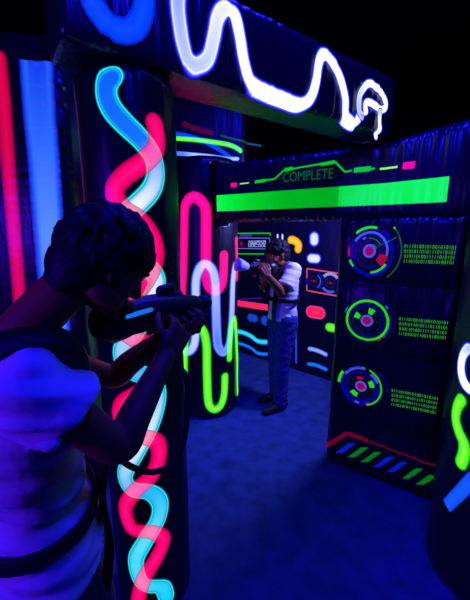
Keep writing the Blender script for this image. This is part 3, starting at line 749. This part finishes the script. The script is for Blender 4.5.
def band(bm, pts, w, th, side):
    """webbing strap through pts: w along side vectors, thickness th"""
    P = spline([tuple(p) for p in pts], 8)
    tube(bm, P, [w] * len(P), 12, flat=th / w, up=side)
def oval_belt(name, parent, C, F_, R_, a, b, h, mat, tilt=0.0, th=.008):
    bm = bmesh.new(); n = 48; rows = []
    for j in range(n):
        t = 2 * PI * j / n; d = F_ * math.cos(t) * a + R_ * math.sin(t) * b; nn = (F_ * math.cos(t) / a + R_ * math.sin(t) / b).normalized()
        up = V((0, 0, h)); z = V((0, 0, tilt * math.cos(t)))
        wv = nn * .003 * noise.noise(d * 14)
        rows.append([bm.verts.new(C + d + z + wv + o) for o in (-up, -up + nn * th, up + nn * th, up)])
    for p, q in zip(rows, rows[1:] + rows[:1]):
        for k in range(4): bm.faces.new((p[k], q[k], q[(k + 1) % 4], p[(k + 1) % 4]))
    return from_bm(bm, name, mat, parent)
def vest(parent, J, F_, R_, seed, g=1.0, low=.0):
    """laser vest: padded chest and back plates joined by shoulder straps, belt and sensor pods"""
    bm = bmesh.new()
    rings = torso_rings([(J['chest'] - V((0, 0, .13)) - low * V((0, 0, 1)), .138 * g, .160 * g), (J['chest'] - V((0, 0, .02)), .142 * g, .172 * g), (J['chest'] + V((0, 0, .055)), .124 * g, .160 * g), (J['neck'] - V((0, 0, .02)), .088 * g, .120 * g)], F_, R_)
    loft(bm, rings, 30, dome=False)
    for sd in ('r', 'l'):
        sh = J['sh' + sd]; a = J['neck'].lerp(sh, .55) + V((0, 0, .030))
        limb(bm, [J['chest'].lerp(sh, .5) + F_ * .10 + V((0, 0, -.02)), a + F_ * .07 - V((0, 0, .02)), a, a - F_ * .07 - V((0, 0, .02)), J['chest'].lerp(sh, .5) - F_ * .10 + V((0, 0, -.02))], [.046, .050, .050, .050, .046])
    me = fused(bm, .007, 3)
    ruffle(me, lambda c: .003 * noise.noise(V((c.x * 25 + seed, c.y * 25, c.z * 25))))
    o = link('vest', me, NYLON, parent)
    return o

# ------------------------------------------------------------------ blaster
def blaster(label, M, C, size=1.0):
    """x forward, y left, z up; C near the middle of the body; M rotation"""
    t = thing('laser_blaster', label, 'laser blaster', C, None)
    M = M * size
    def w(*p): return C + M @ V(p)
    X, Y_, Z = M @ V((1, 0, 0)), M @ V((0, 1, 0)), M @ V((0, 0, 1))
    bm = bmesh.new()
    loft(bm, [(w(-.10, 0, .0), Y_ * .034, Z * .040), (w(-.06, 0, .004), Y_ * .036, Z * .044), (w(.02, 0, .002), Y_ * .034, Z * .040), (w(.08, 0, 0), Y_ * .030, Z * .034), (w(.11, 0, 0), Y_ * .026, Z * .028)], 20)
    loft(bm, [(w(-.05, 0, .036), Y_ * .014, Z * .014), (w(.06, 0, .036), Y_ * .012, Z * .012)], 12)
    loft(bm, [(w(.02, 0, -.026), Y_ * .022, Z * .020), (w(.11, 0, -.026), Y_ * .020, Z * .018)], 12)
    me = fused(bm, .0035, 2); o = link('gun_body', me, PLASTIC, t)
    bm = bmesh.new(); loft(bm, [(w(-.155, 0, .004), Y_ * .030, Z * .042), (w(-.14, 0, .004), Y_ * .042, Z * .052), (w(-.105, 0, .004), Y_ * .040, Z * .048)], 24)
    from_bm(bm, 'rear_dome', PLASTIC, t)
    bm = bmesh.new(); tube(bm, [w(.11, 0, 0), w(.135, 0, 0), w(.137, 0, 0), w(.150, 0, 0)], [.021, .021, .027, .027], 20)
    from_bm(bm, 'barrel', PLASTIC, t)
    bm = bmesh.new(); loft(bm, [(w(.005, 0, -.03), X * .021, Y_ * .016), (w(-.008, 0, -.08), X * .020, Y_ * .017), (w(-.022, 0, -.125), X * .022, Y_ * .018)], 16)
    from_bm(bm, 'grip', RUBBER, t)
    bm = bmesh.new(); tube(bm, [w(.030, 0, -.04), w(.032, 0, -.052), w(.027, 0, -.066)], [.006, .006, .004], 8); from_bm(bm, 'trigger', PLASTIC, t)
    bm = bmesh.new(); tube(bm, [w(*q) for q in spline([(.010, 0, -.08), (.035, 0, -.084), (.06, 0, -.07), (.066, 0, -.042)], 6)], .005, 8); from_bm(bm, 'trigger_guard', PLASTIC, t)
    bm = bmesh.new(); loft(bm, [(w(.0, 0, .052), Y_ * .011, Z * .016), (w(.035, 0, .054), Y_ * .012, Z * .018)], 14); from_bm(bm, 'sight', PLASTIC, t)
    return t, w
# the two players
# ------------------------------------------------------------------ the aiming player in front
UP = V((0, 0, 1))
def turn(a): return V((math.cos(math.radians(a)), math.sin(math.radians(a)), 0))
FF = turn(43); FR = V((FF.y, -FF.x, 0))
HC = V((-0.315, 0.80, 1.622))
HM = frame(FF * math.cos(math.radians(36)) - UP * math.sin(math.radians(36)), UP)
J = dict(head=HC, HM=HM, neck=V((-0.485, 0.695, 1.465)), chest=V((-0.515, 0.715, 1.33)), waist=V((-0.53, 0.73, 1.06)), pelvis=V((-0.52, 0.74, 0.93)))
J['shr'] = V((-0.395, 0.585, 1.405)); J['shl'] = V((-0.625, 0.835, 1.41))
J['elr'] = V((-0.262, 0.665, 1.225)); J['wrr'] = V((-0.185, 0.835, 1.375))
J['ell'] = V((-0.40, 1.00, 1.24)); J['wrl'] = V((-0.205, 1.035, 1.385))
for sd, k, fw in (('r', 1, -.04), ('l', -1, .16)):
    hp = J['pelvis'] + FR * .092 * k - UP * .03
    J['hp' + sd] = hp; J['kn' + sd] = V((hp.x, hp.y, .49)) + FF * (fw * .6 + .03) + FR * .02 * k; J['an' + sd] = V((hp.x, hp.y, .085)) + FF * fw + FR * .03 * k
    J['ft' + sd] = (FF + FR * .18 * k).normalized()
GX = V((0.66, 0.75, 0.0)).normalized(); GM = frame(GX, UP); GC = at(161, 312, 0.96)
gun, gw = blaster('black laser blaster with a lit cyan strip, aimed by the nearer player', GM, GC, 1.18)
bm = bmesh.new(); loft(bm, [(gw(-.118, -.036, .016), GM @ V((0, .007, 0)), GM @ V((0, 0, .006))), (gw(-.055, -.038, .022), GM @ V((0, .007, 0)), GM @ V((0, 0, .006)))], 10)
o = from_bm(bm, 'light_strip', glow('cyan_indicator', (20, 110, 235), 1.0), gun); o['label'] = 'small cyan glowing strip'
bm = bmesh.new()
cp = [gw(-.022, 0, -.125), at(184, 372, .90), at(187, 408, .86), at(184, 440, .82), at(172, 464, .78), at(152, 472, .74), at(130, 466, .72), at(112, 452, .74)]
tube(bm, [q for q in spline([tuple(q) for q in cp], 10)], .008, 10)
from_bm(bm, 'cable', RUBBER, gun)
p = thing('person', 'dark haired person in white T-shirt and black vest, aiming a blaster in the foreground', 'person', (J['pelvis'].x, J['pelvis'].y, 0), 'laser tag players')
rh = dict(W=J['wrr'], d=(GM @ V((.70, .10, .62))), p=GM @ V((0.1, 1, 0)), thumb=1, curl=(50, 70, 40))
lh = dict(W=J['wrl'], d=(GM @ V((.15, -1, .10))), p=GM @ V((0, 0.15, 1)), thumb=-1, curl=(45, 62, 40))
body('body', p, J, FF, FR, [rh, lh], .005)
eyes(HC, HM, p)
link('hair', hair_mesh(HC, HM, 5, 330, .0035, .06), HAIR, p)
tshirt(p, J, FF, FR, .36, 3, 1.03, .17, .019, 1.2)
trousers(p, J, FF, FR, TROUSER, 3)
v = vest(p, J, FF, FR, 3)
oval_belt('belt', p, J['waist'] - UP * .035, FF, FR, .146, .198, .020, NYLON)
for k, off in ((1, .05), (-1, .02)):
    a = J['chest'] + FF * .135 + FR * .07 * k - UP * .10
    b = J['waist'] + FF * .15 + FR * .085 * k - UP * .05
    bm = bmesh.new(); band(bm, [a, a.lerp(b, .5) + FF * .02, b, b - UP * .16 + FF * .01, b - UP * .30 - FF * .01], .030, .006, FF)
    from_bm(bm, 'strap', NYLON, v)
for sd in ('r', 'l'): shoe(p, J['an' + sd], J['ft' + sd])
# ------------------------------------------------------------------ the player in the game room
BF = V((-0.90, -0.44, 0)).normalized(); BR_ = V((BF.y, -BF.x, 0))
HC2 = V((0.385, 3.015, 1.495)); HM2 = frame(BF * math.cos(.3) - UP * math.sin(.3), UP)
K = dict(head=HC2, HM=HM2, neck=V((.452, 3.047, 1.40)), chest=V((.455, 3.055, 1.27)), waist=V((.452, 3.05, 1.01)), pelvis=V((.45, 3.05, .88)))
K['shl'] = V((.52, 2.91, 1.36)); K['shr'] = V((.385, 3.19, 1.36))
K['ell'] = V((.405, 2.79, 1.185)); K['wrl'] = V((.270, 2.665, 1.345))
K['elr'] = V((.265, 3.08, 1.20)); K['wrr'] = V((.265, 2.845, 1.33))
for sd, k, fw in (('r', 1, -.02), ('l', -1, .05)):
    hp = K['pelvis'] + BR_ * .085 * k - UP * .03
    K['hp' + sd] = hp; K['kn' + sd] = V((hp.x, hp.y, .465)) + BF * (fw * .6 + .02); K['an' + sd] = V((hp.x, hp.y, .085)) + BF * fw
    K['ft' + sd] = (BF + BR_ * .12 * k).normalized()
GM2 = frame(V((-.90, -.42, .10)), UP); GC2 = V((.195, 2.735, 1.41))
gun2, g2 = blaster('blaster with white flared muzzle, raised by the player standing in the game room', GM2, GC2)
bm = bmesh.new(); tube(bm, [g2(.10, 0, .0), g2(.135, 0, .005), g2(.175, 0, .012), g2(.20, 0, .016)], [.028, .040, .052, .056], 22, dome=False)
o = from_bm(bm, 'muzzle_shroud', WHITEPLASTIC, gun2); o['label'] = 'white flared muzzle'
p2 = thing('person', 'person in white T-shirt, black vest and jeans standing in the game room', 'person', (.45, 3.05, 0), 'laser tag players')
body('body', p2, K, BF, BR_, [dict(W=K['wrl'], d=GM2 @ V((.5, -.1, .75)), p=GM2 @ V((0.2, -1, 0.1)), thumb=-1, curl=(48, 65, 40)), dict(W=K['wrr'], d=GM2 @ V((.75, .1, .45)), p=GM2 @ V((.1, 1, 0.2)), thumb=1, curl=(48, 65, 40))], .006, .95)
eyes(HC2, HM2, p2)
link('hair', hair_mesh(HC2, HM2, 9, 150, .005, .03, -.04), HAIR, p2)
tshirt(p2, K, BF, BR_, .75, 8, .95, .12, .005)
trousers(p2, K, BF, BR_, DENIM, 8, 1.0)
bm = bmesh.new()
v2 = oval_belt('belt', p2, K['waist'] + UP * .085, BF, BR_, .128, .175, .018, NYLON)
h = bmesh.new()
for k in (1, -1):
    a = K['neck'] + BR_ * .085 * k
    band(h, [K['waist'] + BF * .130 + BR_ * .07 * k + UP * .06, K['chest'] + BF * .130 + BR_ * .08 * k - UP * .02, a + BF * .07 + UP * .015 - UP * .03, a + UP * .022, a - BF * .085 - UP * .03, K['chest'] - BF * .128 + BR_ * .06 * k - UP * .03, K['waist'] - BF * .125 + BR_ * .05 * k + UP * .08], .026, .010, BR_)
loft(h, torso_rings([(K['chest'] - UP * .02 + BF * .075, .070, .10), (K['chest'] + UP * .06 + BF * .07, .062, .11), (K['neck'] - UP * .04 + BF * .02, .085, .13)], BF, BR_), 24)
link('vest', fused(h, .006, 2), NYLON, p2)
bm.free()
for z0 in (0,):
    bm = bmesh.new(); q = K['waist'] + BF * .133 - BR_ * .055
    band(bm, [q + UP * .085, q + UP * .02 + BF * .004, q - UP * .06 + BF * .006, q - UP * .11 + BF * .004], .026, .008, BF); from_bm(bm, 'strap', NYLON, v2)
for sd in ('r', 'l'): shoe(p2, K['an' + sd], K['ft' + sd])

# ------------------------------------------------------------------ camera
cam = bpy.data.cameras.new('camera'); co = bpy.data.objects.new('camera', cam); COL.objects.link(co)
co.location = EYE; co.rotation_euler = (PI / 2 - TH, 0, 0)
cam.sensor_fit = 'HORIZONTAL'; cam.sensor_width = 36; cam.lens = 36 * F / 470
cam.clip_start = 0.05
SC.camera = co
# ------------------------------------------------------------------ ultraviolet flood lights
def area(name, loc, target, size, power, col):
    l = bpy.data.lights.new(name, 'AREA'); l.shape = 'DISK'; l.size = size; l.energy = power; l.color = col
    o = bpy.data.objects.new(name, l); COL.objects.link(o); o.location = loc
    o.rotation_euler = (V(target) - V(loc)).to_track_quat('-Z', 'Y').to_euler()
    return o
UV = (0.008, 0.006, 1.0); VIO = (0.075, 0.006, 1.0)
area('blacklight_overhead', (0.35, 1.7, 3.6), (0.35, 2.0, 0), 0.5, 64, UV)
area('blacklight_front_left', (-1.75, -0.35, 1.75), (-0.45, 0.75, 1.1), 0.35, 33, VIO)
area('blacklight_game_room', (1.15, 2.75, 2.15), (0.40, 3.05, 1.3), 0.25, 55, (0.2, 0.2, 1.0))
area('blacklight_right', (0.5, 0.1, 3.2), (0.9, 2.0, 1.6), 0.25, 34, UV)
w = bpy.data.worlds.new('dark_hall'); SC.world = w; w.use_nodes = True
w.node_tree.nodes['Background'].inputs['Color'].default_value = (0.0, 0.0, 0.004, 1)
SC.view_settings.view_transform = 'Standard'; SC.view_settings.look = 'None'
SC.view_settings.exposure = 0; SC.view_settings.gamma = 1; SC.view_settings.use_curve_mapping = False
